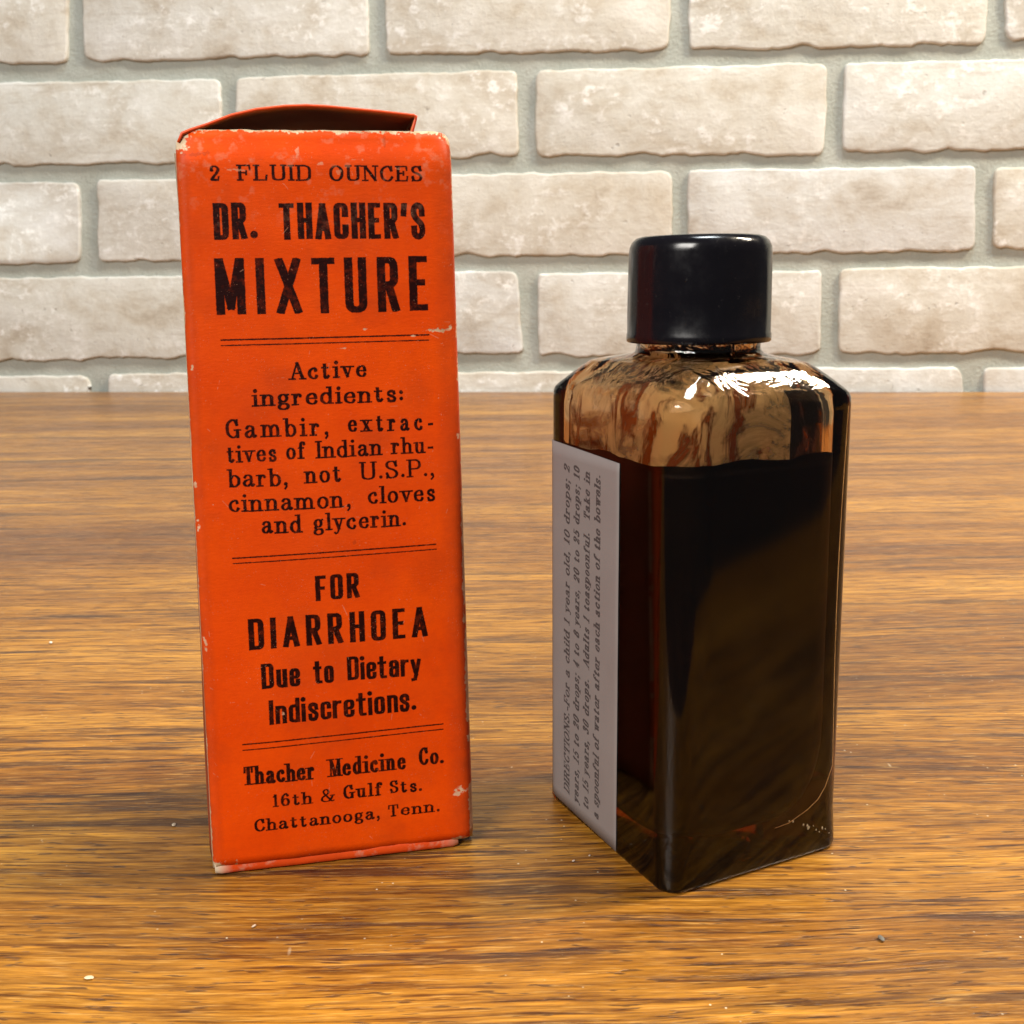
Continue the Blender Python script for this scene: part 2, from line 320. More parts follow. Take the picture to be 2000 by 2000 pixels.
class NT:
    """small wrapper for writing node materials"""
    def __init__(s, name):
        s.m = bpy.data.materials.new(name); s.m.use_nodes = True; s.t = s.m.node_tree; s.n = s.t.nodes; s.l = s.t.links
        s.b = s.n['Principled BSDF']; s.out = s.n['Material Output']
    def put(s, sock, v):
        if v is None: return
        if hasattr(v, 'is_linked') or hasattr(v, 'links'): s.l.new(v, sock)
        elif isinstance(v, (tuple, list)) and len(v) == 3 and sock.type == 'RGBA': sock.default_value = (*v, 1)
        else: sock.default_value = v
    def bs(s, **k):
        for a, v in k.items(): s.put(s.b.inputs[a.replace('_', ' ')], v)
    def co(s, which='Object', scale=(1, 1, 1), loc=(0, 0, 0), rot=(0, 0, 0)):
        tc = s.n.new('ShaderNodeTexCoord'); mp = s.n.new('ShaderNodeMapping')
        s.l.new(tc.outputs[which], mp.inputs[0]); mp.inputs[1].default_value = loc; mp.inputs[2].default_value = rot; mp.inputs[3].default_value = scale
        return mp.outputs[0]
    def noise(s, vec, scale=1, detail=4, rough=.55, dist=0, lac=2):
        n = s.n.new('ShaderNodeTexNoise'); s.l.new(vec, n.inputs['Vector'])
        n.inputs['Scale'].default_value = scale; n.inputs['Detail'].default_value = detail; n.inputs['Roughness'].default_value = rough
        n.inputs['Distortion'].default_value = dist; n.inputs['Lacunarity'].default_value = lac
        return n.outputs[0]
    def vor(s, vec, scale=1, feat='F1', out=0):
        n = s.n.new('ShaderNodeTexVoronoi'); s.l.new(vec, n.inputs['Vector']); n.inputs['Scale'].default_value = scale; n.feature = feat
        return n.outputs[out]
    def ramp(s, fac, stops, interp='LINEAR'):
        r = s.n.new('ShaderNodeValToRGB'); s.put(r.inputs[0], fac); e = r.color_ramp.elements; r.color_ramp.interpolation = interp
        while len(e) < len(stops): e.new(.5)
        for i, (p, c) in enumerate(stops):
            e[i].position = p; e[i].color = (*c, 1) if isinstance(c, (tuple, list)) else (c, c, c, 1)
        return r.outputs[0]
    def mix(s, f, a, b, mode='MIX'):
        m = s.n.new('ShaderNodeMix'); m.data_type = 'RGBA'; m.blend_type = mode
        s.put(m.inputs[0], f); s.put(m.inputs[6], a); s.put(m.inputs[7], b); return m.outputs[2]
    def math(s, op, a, b=None, clamp=False):
        m = s.n.new('ShaderNodeMath'); m.operation = op; m.use_clamp = clamp; s.put(m.inputs[0], a)
        if b is not None: s.put(m.inputs[1], b)
        return m.outputs[0]
    def add(s, vec, v2):
        m = s.n.new('ShaderNodeVectorMath'); m.operation = 'ADD'; s.put(m.inputs[0], vec); s.put(m.inputs[1], v2); return m.outputs[0]
    def bump(s, h, strength=1, dist=.001, prev=None):
        b = s.n.new('ShaderNodeBump'); s.put(b.inputs['Height'], h); b.inputs['Strength'].default_value = strength; b.inputs['Distance'].default_value = dist
        if prev: s.l.new(prev, b.inputs['Normal'])
        return b.outputs[0]

def image_from(name, chans):
    """an image computed above (print and wear), kept in memory"""
    h, w = chans[0].shape
    im = bpy.data.images.new(name, w, h, alpha=False, float_buffer=False); im.colorspace_settings.name = 'Non-Color'
    a = np.ones((h, w, 4), np.float32)
    for i, c in enumerate(chans): a[..., i] = np.clip(c, 0, 1)
    im.pixels.foreach_set(a.ravel()); im.update(); im.pack()
    return im

# ---------------------------------------------------------------- materials
def mat_wood():
    t = NT('varnished_wood')
    base = t.co('Object')
    warp = t.noise(t.co('Object', (5, 9, 1)), 1, 3, .5)
    wv = t.n.new('ShaderNodeVectorMath'); wv.operation = 'SCALE'; t.l.new(warp, wv.inputs[0]) if False else None
    cmb = t.n.new('ShaderNodeCombineXYZ'); t.l.new(t.math('MULTIPLY', warp, .014), cmb.inputs[1])
    w2 = t.noise(t.co('Object', (11, 30, 1)), 1, 2, .5)
    cmb2 = t.n.new('ShaderNodeCombineXYZ'); t.l.new(t.math('MULTIPLY', w2, .003), cmb2.inputs[1])
    v = t.add(t.add(base, cmb.outputs[0]), cmb2.outputs[0])
    def sc(x, y, lx=0.):
        mp = t.n.new('ShaderNodeMapping'); t.l.new(v, mp.inputs[0]); mp.inputs[3].default_value = (x, y, 1); mp.inputs[1].default_value = (lx, lx*.7, 0); return mp.outputs[0]
    bands = t.noise(sc(2.2, 26), 1, 5, .6)
    broad = t.noise(sc(1.6, 7, 4.2), 1, 3, .5)
    col = t.ramp(bands, [(.28, (.145, .050, .0055)), (.42, (.30, .122, .012)), (.56, (.46, .212, .024)), (.72, (.61, .315, .048))])
    col = t.mix(t.ramp(broad, [(.35, 0.), (.65, 1.)]), t.mix(1., col, (.66, .58, .52), 'MULTIPLY'), col)
    # fibres
    fib = t.noise(sc(60, 1500, 1.3), 1, 5, .72)
    fib2 = t.noise(sc(38, 520, 7.3), 1, 5, .7)
    col = t.mix(1., col, t.ramp(fib, [(.32, (.30, .22, .16)), (.46, (.85, .82, .78)), (.56, (1.1, 1.1, 1.08)), (.70, (1.5, 1.5, 1.4))]), 'MULTIPLY')
    col = t.mix(1., col, t.ramp(fib2, [(.32, (.30, .21, .15)), (.45, (.82, .78, .72)), (.56, (1.05, 1.05, 1.05)), (.72, (1.4, 1.4, 1.3))]), 'MULTIPLY')
    # dark growth lines, gathered in places
    gather = t.noise(sc(5, 24, 9.1), 1, 3, .5)
    line = t.noise(sc(13, 300, 3.7), 1, 6, .62)
    lm = t.math('MULTIPLY', t.ramp(line, [(.385, 1.), (.43, 0.)]), t.ramp(gather, [(.38, .3), (.55, 1.)]))
    col = t.mix(t.math('MULTIPLY', lm, .85), col, (.055, .019, .007))
    line2 = t.noise(sc(4.5, 95, 13.7), 1, 6, .6)
    lm2 = t.math('MULTIPLY', t.ramp(line2, [(.365, 1.), (.405, 0.)]), t.ramp(gather, [(.35, .6), (.52, 1.)]))
    col = t.mix(t.math('MULTIPLY', lm2, .8), col, (.045, .016, .007))
    # thin growth lines: contours of a stretched field
    fld = t.noise(sc(3.2, 60, 17.), 1, 4, .5)
    ring_ = t.math('PINGPONG', t.math('MULTIPLY', fld, 26.), 1.)
    rm = t.math('MULTIPLY', t.ramp(ring_, [(.0, 1.), (.16, .55), (.34, 0.)]), t.ramp(t.noise(sc(26, 300, 29.), 1, 4, .7), [(.42, 0.), (.60, 1.)]))
    col = t.mix(t.math('MULTIPLY', rm, .62), col, (.085, .028, .006))
    mid = t.noise(sc(48, 800, 41.), 1, 3, .6)
    col = t.mix(1., col, t.ramp(mid, [(.36, (.45, .36, .28)), (.44, (1, 1, 1)), (.60, (1, 1, 1)), (.70, (1.35, 1.35, 1.3))]), 'MULTIPLY')
    # cross flecks and pores
    fl = t.noise(sc(120, 2000, 33.), 1, 3, .6)
    col = t.mix(t.ramp(fl, [(.56, 0.), (.70, .5)]), col, (.62, .34, .09))
    po = t.noise(sc(160, 1300, 21.), 1, 2, .5)
    pm = t.ramp(po, [(.33, 1.), (.38, 0.)])
    col = t.mix(t.math('MULTIPLY', pm, .75), col, (.05, .018, .006))
    # scratches and dust in the varnish
    sv = t.co('Object', (420, 90, 1), (0, 0, 0), (0, 0, 1.1)); sn = t.noise(sv, 1, 2, .5)
    sm = t.math('MULTIPLY', t.ramp(sn, [(.74, 0.), (.80, 1.)]), t.ramp(t.noise(t.co('Object', (30, 30, 1), (5, 2, 0)), 1, 3), [(.5, 0.), (.65, 1.)]))
    col = t.mix(t.math('MULTIPLY', sm, .5), col, (.72, .58, .38))
    dn = t.vor(t.co('Object', (430, 430, 1)), 1); dm = t.math('MULTIPLY', t.ramp(dn, [(.05, 1.), (.10, 0.)]), t.ramp(t.noise(t.co('Object', (60, 60, 1)), 1, 2), [(.56, 0.), (.62, 1.)]))
    col = t.mix(t.math('MULTIPLY', dm, .7), col, (.80, .68, .48))
    rough = t.ramp(t.noise(t.co('Object', (40, 160, 1)), 1, 4), [(.3, .34), (.7, .52)])
    h = t.math('ADD', t.math('MULTIPLY', fib2, .6), t.math('MULTIPLY', fib, .4))
    h = t.math('SUBTRACT', h, t.math('MULTIPLY', lm, .5)); h = t.math('SUBTRACT', h, t.math('MULTIPLY', pm, .5))
    t.bs(Base_Color=col, Roughness=rough, Specular_IOR_Level=.32, Normal=t.bump(h, .7, .0004))
    t.bs(Coat_Weight=.4, Coat_Roughness=.24)
    return t.m

def mat_brick():
    t = NT('whitewashed_brick')
    oi = t.n.new('ShaderNodeObjectInfo')
    rv = t.n.new('ShaderNodeCombineXYZ'); t.l.new(t.math('MULTIPLY', oi.outputs['Random'], 37.), rv.inputs[0]); t.l.new(t.math('MULTIPLY', oi.outputs['Random'], 91.), rv.inputs[2])
    def sc(s3):
        return t.add(t.co('Object', s3), rv.outputs[0])
    big = t.noise(sc((18, 18, 24)), 1, 6, .65, .3)
    col = t.ramp(big, [(.27, (.38, .33, .275)), (.39, (.52, .49, .445)), (.50, (.595, .59, .57)), (.66, (.68, .69, .695))])
    tint = t.ramp(oi.outputs['Random'], [(0., (.97, .93, .86)), (.35, (1., .99, .94)), (.7, (.95, .96, .97)), (1., (1., .96, .88))])
    col = t.mix(1., col, tint, 'MULTIPLY')
    lime = t.noise(sc((60, 60, 75)), 1, 7, .75, .15)
    lm = t.math('MULTIPLY', t.ramp(lime, [(.52, 0.), (.62, 1.)]), t.ramp(t.noise(sc((9, 9, 14)), 1, 2), [(.42, 0.), (.58, 1.)]))
    col = t.mix(t.math('MULTIPLY', lm, .75), col, (.86, .87, .87))
    str_ = t.noise(sc((14, 14, 190)), 1, 4, .6)
    col = t.mix(t.ramp(str_, [(.30, .32), (.42, 0.)]), col, (.38, .33, .28))
    pit = t.noise(sc((120, 120, 130)), 1, 3, .6)
    pm = t.math('MULTIPLY', t.ramp(pit, [(.27, 1.), (.34, 0.)]), t.ramp(t.noise(sc((20, 20, 25)), 1, 2), [(.45, 0.), (.6, 1.)]))
    col = t.mix(t.math('MULTIPLY', pm, .6), col, (.22, .20, .18))
    grit = t.noise(sc((420, 420, 420)), 1, 3, .7)
    h = t.math('ADD', t.math('MULTIPLY', lime, .8), t.math('MULTIPLY', grit, .25)); h = t.math('SUBTRACT', h, t.math('MULTIPLY', pm, .6))
    h = t.math('ADD', h, t.math('MULTIPLY', str_, .2)); h = t.math('ADD', h, t.math('MULTIPLY', big, .4))
    t.bs(Base_Color=col, Roughness=.85, Specular_IOR_Level=.25, Normal=t.bump(h, .5, .0024))
    return t.m
def mat_mortar():
    t = NT('grey_mortar')
    n = t.noise(t.co('Object', (30, 30, 30)), 1, 5, .6); g = t.noise(t.co('Object', (350, 350, 350)), 1, 4, .7)
    col = t.ramp(n, [(.3, (.35, .375, .34)), (.7, (.44, .46, .425))])
    t.bs(Base_Color=col, Roughness=.95, Specular_IOR_Level=.15, Normal=t.bump(t.math('ADD', g, n), .6, .002))
    return t.m

ORANGE = (.72, .066, .0045)
def orange_colour(t, co):
    n = t.noise(co, 60, 4, .6); n2 = t.noise(co, 18, 3, .5); f = t.noise(co, 900, 3, .7)
    c = t.ramp(n, [(.3, (.69, .056, .001)), (.7, (.80, .079, .0015))])
    c = t.mix(t.ramp(n2, [(.5, 0.), (.75, .35)]), c, (.55, .06, .012))
    return t.mix(t.ramp(f, [(.35, .12), (.6, 0.)]), c, (.42, .03, .004))
CARD = (.52, .40, .25)
def mat_print(name, im):
    t = NT(name)
    tex = t.n.new('ShaderNodeTexImage'); tex.image = im; tex.interpolation = 'Cubic'; tex.extension = 'EXTEND'
    uv = t.n.new('ShaderNodeTexCoord'); t.l.new(uv.outputs['UV'], tex.inputs[0])
    sep = t.n.new('ShaderNodeSeparateColor'); t.l.new(tex.outputs[0], sep.inputs[0])
    ink, wear, dirt = sep.outputs[0], sep.outputs[1], sep.outputs[2]
    col = orange_colour(t, t.co('Object'))
    col = t.mix(t.math('MULTIPLY', dirt, .6), col, (.16, .032, .012))
    worn = t.ramp(t.noise(t.co('Object'), 700, 3, .7), [(.30, .88), (.5, .985)])
    col = t.mix(t.math('MULTIPLY', ink, worn), col, (.006, .0008, .0012))
    cardc = t.ramp(t.noise(t.co('Object'), 500, 3), [(.3, (.42, .30, .17)), (.7, (.70, .58, .40))])
    col = t.mix(wear, col, cardc)
    fib = t.noise(t.co('Object', (900, 900, 2600)), 1, 3, .6)
    t.bs(Base_Color=col, Roughness=t.math('ADD', .47, t.math('MULTIPLY', wear, .4)), Specular_IOR_Level=.12,
         Normal=t.bump(t.math('SUBTRACT', t.math('ADD', fib, t.math('MULTIPLY', t.noise(t.co('Object'), 90, 3), 3.)), t.math('MULTIPLY', wear, .8)), .2, .00016))
    return t.m
def mat_orange(name='orange_card'):
    t = NT(name); co = t.co('Object')
    col = orange_colour(t, co)
    w = t.ramp(t.noise(co, 260, 5, .7), [(.63, 0.), (.70, .7)])
    t.bs(Base_Color=t.mix(w, col, CARD), Roughness=.5, Normal=t.bump(t.noise(co, 900, 3), .3, .0002)); return t.m
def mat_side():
    t = NT('darkened_side_card'); co = t.co('Object')  # side card darkened in colour to weaken its reflection in the bottle
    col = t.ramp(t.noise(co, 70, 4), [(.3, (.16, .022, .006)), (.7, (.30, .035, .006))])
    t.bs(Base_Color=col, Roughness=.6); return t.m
def mat_card():
    t = NT('bare_card'); co = t.co('Object')
    col = t.ramp(t.noise(co, 160, 5, .7), [(.3, (.33, .235, .14)), (.7, (.60, .48, .31))])
    t.bs(Base_Color=col, Roughness=.9, Normal=t.bump(t.noise(co, 1500, 3), .4, .0002)); return t.m
def mat_card_inside():
    t = NT('grey_brown_card_inside'); co = t.co('Object')
    col = t.ramp(t.noise(co, 90, 4, .6), [(.3, (.19, .115, .07)), (.7, (.28, .18, .11))])
    t.bs(Base_Color=col, Roughness=.9); return t.m

def mat_lid_inside():
    t = NT('red_brown_card_inside'); co = t.co('Object')
    t.bs(Base_Color=t.ramp(t.noise(co, 110, 4, .6), [(.3, (.66, .15, .03)), (.7, (.80, .24, .07))]), Roughness=.8); return t.m

def mat_glass():
    t = NT('amber_glass')
    # moulded glass: nearly true on the faces, lumpy on the shoulder
    n = t.noise(t.co('Object'), 150, 3, .5, 1.2); n2 = t.noise(t.co('Object', (1, 1, .5)), 20, 2, .4)
    sx = t.n.new('ShaderNodeSeparateXYZ'); t.l.new(t.co('Object'), sx.inputs[0])
    up_ = t.math('MULTIPLY', t.math('SUBTRACT', sx.outputs[2], .0795), 400., True)
    t.bs(Base_Color=(1., .985, .95), Roughness=t.math('SUBTRACT', .075, t.math('MULTIPLY', up_, .02)), IOR=1.42, Transmission_Weight=1.,
         Normal=t.bump(t.math('ADD', t.math('MULTIPLY', n, t.math('MULTIPLY', up_, .8)), t.math('MULTIPLY', n2, .55)), .6, .0007))
    va = t.n.new('ShaderNodeVolumeAbsorption'); va.inputs[0].default_value = (.82, .60, .30, 1); va.inputs[1].default_value = 230
    t.l.new(va.outputs[0], t.out.inputs['Volume'])
    return t.m
def mat_liquid():
    t = NT('dark_brown_liquid'); co = t.co('Object')
    col = t.ramp(t.noise(co, 45, 3), [(.35, (.0020, .0008, .0005)), (.7, (.0050, .0016, .0007))])
    t.bs(Base_Color=col, Roughness=.5, Specular_IOR_Level=.05); return t.m
def film(name, dark, scale, lo, hi, col, rough=.3, stretch=(1, 1, 1)):
    t = NT(name); co = t.co('Object', stretch)
    a = t.ramp(t.noise(co, scale, 5, .65, .8), [(lo, 0.), (hi, 1.)])
    t.bs(Base_Color=col, Roughness=rough, Specular_IOR_Level=.1, Alpha=t.math('MULTIPLY', a, dark)); return t.m
def mat_cap():
    t = NT('black_plastic'); co = t.co('Object')
    dust = t.ramp(t.noise(co, 900, 3, .7), [(.66, 0.), (.74, .35)])
    scuff = t.ramp(t.noise(t.co('Object', (260, 260, 60)), 1, 4, .7), [(.62, 0.), (.72, .25)])
    t.bs(Base_Color=t.mix(t.math('MAXIMUM', dust, scuff), (.005, .0042, .006), (.06, .055, .05)), Roughness=t.ramp(t.noise(co, 150, 5, .7), [(.35, .12), (.65, .30)]), Specular_IOR_Level=.42,
         Normal=t.bump(t.noise(t.co('Object', (1, 1, .12)), 260, 2), .12, .0002)); return t.m
def mat_paper(im):
    t = NT('mauve_paper_print')
    tex = t.n.new('ShaderNodeTexImage'); tex.image = im; tex.interpolation = 'Cubic'; tex.extension = 'EXTEND'
    uv = t.n.new('ShaderNodeTexCoord'); t.l.new(uv.outputs['UV'], tex.inputs[0])
    co = t.co('Object')
    col = t.ramp(t.noise(co, 60, 5, .6), [(.3, (.78, .68, .65)), (.7, (.87, .79, .76))])
    col = t.mix(t.math('MULTIPLY', tex.outputs[0], .96), col, (.012, .008, .010))
    t.bs(Base_Color=col, Roughness=.7, Normal=t.bump(t.noise(co, 1500, 3), .2, .0001)); return t.m

# ---------------------------------------------------------------- table
NW = Vector((.1492, .9888, 0))                      # into the wall
EW = Vector((.9888, -.1492, 0))                     # along the wall, to the right
WALL0 = Vector((-522.7, 1098., 0))
def build_table():
    t = thing('wooden_table', 'varnished golden brown wooden table top with dark horizontal grain under the box and bottle', 'table', (0, 500, 0))
    a = WALL0-EW*520; b = WALL0+EW*1650
    # its near edge runs just in front of what the picture shows
    pts = [(a.x, 84-.085*a.x), (b.x, 84-.085*b.x), (b.x, b.y), (a.x, a.y)]
    bm = bmesh.new()
    lo = [bm.verts.new((x*MM, (y-500)*MM, -.03)) for x, y in pts]; hi = [bm.verts.new((x*MM, (y-500)*MM, 0)) for x, y in pts]
    bm.faces.new(hi); bm.faces.new(lo[::-1])
    for i in range(4): bm.faces.new((lo[i], lo[(i+1) % 4], hi[(i+1) % 4], hi[i]))
    bmesh.ops.bevel(bm, geom=[e for e in bm.edges if all(v.co.z > -.001 for v in e.verts)], offset=.003, segments=3, affect='EDGES')
    me = bpy.data.meshes.new('tabletop'); bm.to_mesh(me); bm.free()
    link('tabletop', me, mat_wood(), t, False)
build_table()

# ---------------------------------------------------------------- brick wall
BRICKS = [
(-67.7,397.3,114.9,392.3,106.1,311.9,-79.9,316.8),(129.0,395.0,402.0,385.9,402.7,306.4,123.7,311.8),(419.1,384.9,675.1,375.3,672.9,298.5,418.3,306.2),
(688.6,374.5,935.3,367.0,937.8,292.1,691.3,297.7),(946.9,365.4,1167.4,358.0,1174.0,290.7,953.4,294.1),(-51.0,299.8,258.0,291.8,254.3,217.3,-62.2,222.3),
(273.5,292.8,537.9,288.3,539.3,213.9,268.9,218.6),(555.3,286.9,809.0,282.9,809.4,206.7,555.1,213.4),(823.0,282.1,1051.4,277.4,1058.6,204.4,825.0,208.4),
(-197.2,208.3,106.2,203.5,99.9,126.9,-211.2,127.4),(124.9,205.3,410.2,200.4,408.5,126.5,119.1,127.8),(425.5,200.9,678.0,197.2,679.3,124.0,423.9,126.7),
(691.6,197.9,936.8,194.1,941.6,121.5,693.5,125.4),(952.1,192.5,1176.5,191.2,1185.0,122.8,955.8,123.2),(-49.8,113.8,249.9,112.3,244.5,33.2,-61.4,29.7),
(265.6,112.5,536.2,112.2,541.2,35.6,261.0,32.6),(555.3,109.5,812.0,107.7,814.2,33.0,555.8,33.0),(827.3,109.8,1068.1,108.5,1075.3,35.1,829.7,33.6),
(-230.6,14.6,98.2,15.8,92.0,-58,-246.6,-62),(118.4,17.4,412.0,18.5,410.0,-58,109.5,-60),(427.7,17.9,679.8,19.0,682.3,-56,426.0,-58),
(695.6,20.2,937.6,21.8,946.5,-56.0,698.4,-57),(956.1,20.6,1189.0,23.2,1198.1,-51.5,962.4,-55.3)]
def build_wall():
    t = thing('brick_wall', 'whitewashed cream brick wall with wide greenish grey mortar joints behind the table', 'wall')
    P0 = WALL0+NW*2
    t.location = P0*MM; t.rotation_euler = (0, 0, math.atan2(EW.y, EW.x))
    # local: x along the wall, -y towards the camera, z up.  mortar bed with a lightly uneven face
    V = []; nu, nv = 150, 46
    for j in range(nv+1):
        for i in range(nu+1):
            x = -500+2150*i/nu; z = -70+560*j/nv
            V.append((x, 5.0+.8*nz(x, z, 1, .03)+.5*nz(x, z, 5, .11), z))
    F = grid_faces(nu, nv); n = len(V)
    V += [(-500, 60, -70), (1650, 60, -70), (1650, 60, 490), (-500, 60, 490)]
    F += [(n+3, n+2, n+1, n)]
    from_data('mortar', V, F, mat_mortar(), t)
    bm_ = mat_brick(); rnd = random.Random(11)
    for bi, b in enumerate(BRICKS):
        c = [Vector((b[i], b[i+1])) for i in (6, 4, 2, 0)]      # BL BR TR TL
        pts = []; R = [rnd.uniform(5, 11) for _ in range(4)]
        for k in range(4):
            a, d, p = c[k], c[(k+1) % 4], c[k-1]
            L = (d-a).length; e = (d-a)/L; L0 = (p-a).length; e0 = (p-a)/L0
            r = R[k]
            if bi in (18, 21) and k == 2: r = 12
            for s in range(5):
                q = s/5; A = a+e0*r; B = a+e*r
                pts.append((1-q)**2*A+2*q*(1-q)*a+q*q*B)
            r2 = R[(k+1) % 4]; m = max(3, int((L-r-r2)/5))
            for s in range(m):
                pts.append(a+e*(r+(L-r-r2)*s/m))
        cen = sum(c, Vector((0, 0)))/4; N = len(pts)
        def jit(i):
            p = pts[i]; low = abs(p.y-b[5]) < 9 or abs(p.y-b[7]) < 9
            o = p-cen; nrm = Vector((0, 1 if o.y > 0 else -1)) if abs(o.y) > 22 else Vector((1 if o.x > 0 else -1, 0))
            a = 1.3*nz(p.x, p.y, bi*7.3, .05)+.8*nz(p.x, p.y, bi*3.1+2, .16)+.35*nz(p.x, p.y, bi+9, .45)
            if low: a += -2.6*max(0, nz(p.x, p.y, bi*5.+40, .04))*2+.9*nz(p.x, 0, bi*2., .22)
            return p+nrm*a
        P = [jit(i) for i in range(N)]
        def inset(i, d):
            a = P[i-1]; q = P[(i+1) % N]; tg = (q-a); tg = tg/max(tg.length, 1e-6); return P[i]+Vector((-tg.y, tg.x))*d
        rings = [(0, 7.5), (0, 2.8), (.35, 1.8), (1.0, 1.25), (2.2, 1.0)]
        V = []; F = []
        for d, y in rings:
            for i in range(N):
                q = inset(i, d); yy = y + (.5*nz(q.x, q.y, 3, .06) if y < 4 else 0)
                V.append((q.x-cen.x, yy, q.y-cen.y))
        for k in range(len(rings)-1):
            for i in range(N):
                a = k*N+i; b2 = k*N+(i+1) % N; F.append((a, b2, b2+N, a+N))
        F.append(tuple((len(rings)-1)*N+i for i in range(N)))
        o = from_data('brick', V, F, bm_, t); o.location = (cen.x*MM, 0, cen.y*MM)
build_wall()

# ---------------------------------------------------------------- orange carton
def build_carton():
    sh = box_print(); ink = sh.ink(.028, .05)
    ny, nx = ink.shape; ppm = sh.ppm; H = 125.2; Wd = 44.8
    X, Y = np.meshgrid((np.arange(nx)+.5)/ppm, (np.arange(ny)+.5)/ppm)
    f1 = fractal(ny, nx, 40, 5); f2 = fractal(ny, nx, 9, 9); f3 = fractal(ny, nx, 150, 13)
    def edge(d, w, amt=1.): return np.clip((w*(.15+1.9*np.clip(f1-.28, 0, 1))-d+(f2-.5)*w*1.6)*ppm*.35, 0, 1)*amt
    wear = np.maximum(edge(H-Y, .55), edge(Y-.1, .6)*.8)
    wear = np.maximum(wear, edge(X, .22)*.75*(f3 > .47)); wear = np.maximum(wear, edge(Wd-X, .35)*.6*(f3 > .44))
    def blob(x, y, rx, ry, th=.5, a=1.):
        d = np.sqrt(((X-x)/rx)**2+((Y-y)/ry)**2)
        return np.clip((1-d+(f2-.5)*1.5+(f1-.5)*1.1-(th-.5))*4, 0, 1)*a
    for args in ((.2,124.3,2.1,2.0,.4,.95),(1.6,125.2,3.4,.8,.6,.9),(44.3,124.3,1.5,1.3,.6,.8),(41.6,93.0,2.6,.5,.98,.85),(43.6,93.4,1.1,1.0,.95,.85),(29.1,93.5,.5,.35,.7,.7),
                 (37.,92.2,1.0,.3,.9,.8),(43.6,11.0,1.6,1.1,.85,.8),(42.6,10.5,1.0,.5,.8,.7),(1.0,88.3,.5,1.5,.98,.8),(.5,69.,.45,.7,.7,.7),(3.2,65.6,.9,.35,.95,.5),
                 (.6,62.,.5,1.4,.85,.7),(.8,42.,.5,1.6,.85,.7),(17.,24.4,1.8,.6,1.15,.6),(13.6,125.,1.,.4,.7,.6),(.9,1.2,2.9,1.5,.45,1.),(3.8,1.0,2.6,.7,.85,.8),
                 (43.4,1.6,2.6,.8,.75,.8),(38.,1.3,4.,.4,.9,.6),(13.,28.8,.4,.5,.9,.5),(44.6,75.,.5,1.2,.9,.5),(25.5,90.5,2.,.3,1.2,.6)):
        wear = np.maximum(wear, blob(*args))
    for args in ((19.2,121.9,.5,1.1,.95,.35),(22.8,119.9,.8,.4,.9,.35),(25.8,118.6,.8,.6,.95,.32),(28.6,120.6,1.8,.3,.9,.3),(9.2,119.0,2.8,.5,1.05,.4),(35.6,119.2,.8,.5,1.,.35),(33.2,115.2,.5,.4,.9,.3)):
        wear = np.maximum(wear, blob(*args))
    wear = np.maximum(wear, np.clip((fractal(ny, nx, 26, 55)-.60)*6, 0, 1)*np.clip((Y-108)/12, 0, 1)*.16)   # rubbed, faded patches near the top
    scr = Sheet(45.5, 125.6, 20)
    rs = random.Random(8)
    for _ in range(46):
        x, y = rs.uniform(1, 44), rs.uniform(1, 124); a = rs.uniform(0, 6.28); L = rs.uniform(.3, 1.6)
        scr.seg((x, y), (x+L*math.cos(a), y+L*math.sin(a)), .02, .035)
    scr.seg((23.6, 47.2), (24.4, 45.2), .06, .04); scr.seg((24.4, 45.2), (24.7, 44.4), .05, .02)
    wear = np.maximum(wear, np.clip(.5-scr.sd*9, 0, 1)*.38*(f2 > .45))
    fine = (value_noise(ny, nx, 3., 77) > .955)*(fractal(ny, nx, 60, 31) > .52)
    wear = np.maximum(wear, fine*.30)
    dirt = np.clip((f3-.52)*3, 0, 1)*.35
    dirt = np.maximum(dirt, np.clip(1-X/2.4, 0, 1)*(.6+.8*(f1-.3))); dirt = np.maximum(dirt, np.clip(1-(Wd-X)/4.2, 0, 1)*(.6+.7*(f1-.3)))
    dirt = np.maximum(dirt, blob(3.4, 121.3, 2.8, .5, .7, .6)); dirt = np.maximum(dirt, blob(33.5, 123.4, .4, 1.4, .8, .5)); dirt = np.maximum(dirt, blob(26., 57.9, .5, .5, .8, .5))
    im = image_from('carton_print', [ink*(1-np.clip(wear*.9, 0, 1)), wear, np.clip(dirt, 0, 1)])

    bl = Vector((-53.12, 169.17, 0)); br = Vector((-7.65, 178.43, 0)); tl = Vector((-52.02, 176.02, 125.1)); tr = Vector((-8.91, 184.83, 125.3))
    root = thing('medicine_carton', 'tall orange cardboard carton with black lettering and bulging lid, left of the bottle', 'box', bl)
    rz = math.atan2(br.y-bl.y, br.x-bl.x); root.rotation_euler = (0, 0, rz)
    Mi = Matrix.Rotation(-rz, 3, 'Z')
    def loc(p): return Mi @ (p-bl)
    BL, BR, TL, TR = map(loc, (bl, br, tl, tr))
    D = 37.; RL, RR = 1.5, 2.0
    def plane(u, v):   # u, v in 0..1 on the slightly leaning front
        return BL.lerp(BR, u).lerp(TL.lerp(TR, u), v)
    def front(um, vm):
        u, v = um/Wd, vm/H
        p = plane(u, v)
        back = 0
        if um < RL: back = RL-math.sqrt(max(0, RL*RL-(RL-um)**2))
        if um > Wd-RR: q = um-(Wd-RR); back = RR-math.sqrt(max(0, RR*RR-min(q, RR)**2))
        back += 1.1*smoothstep(7, 0, H-vm)**2
        back -= .55*math.sin(math.pi*u)*math.sin(math.pi*v)+.22*nz(um, vm, 3, .045)+.08*nz(um, vm, 8, .16)
        # pinched corners
        back += 1.0*math.exp(-((um)**2/5+(H-vm)**2/9))+.9*math.exp(-((Wd-um)**2/5+(H-vm)**2/5))
        back += -.35*math.exp(-((um-3.5)**2/3+(vm-120.4)**2/.7))
        return Vector((p.x, p.y+back, p.z))
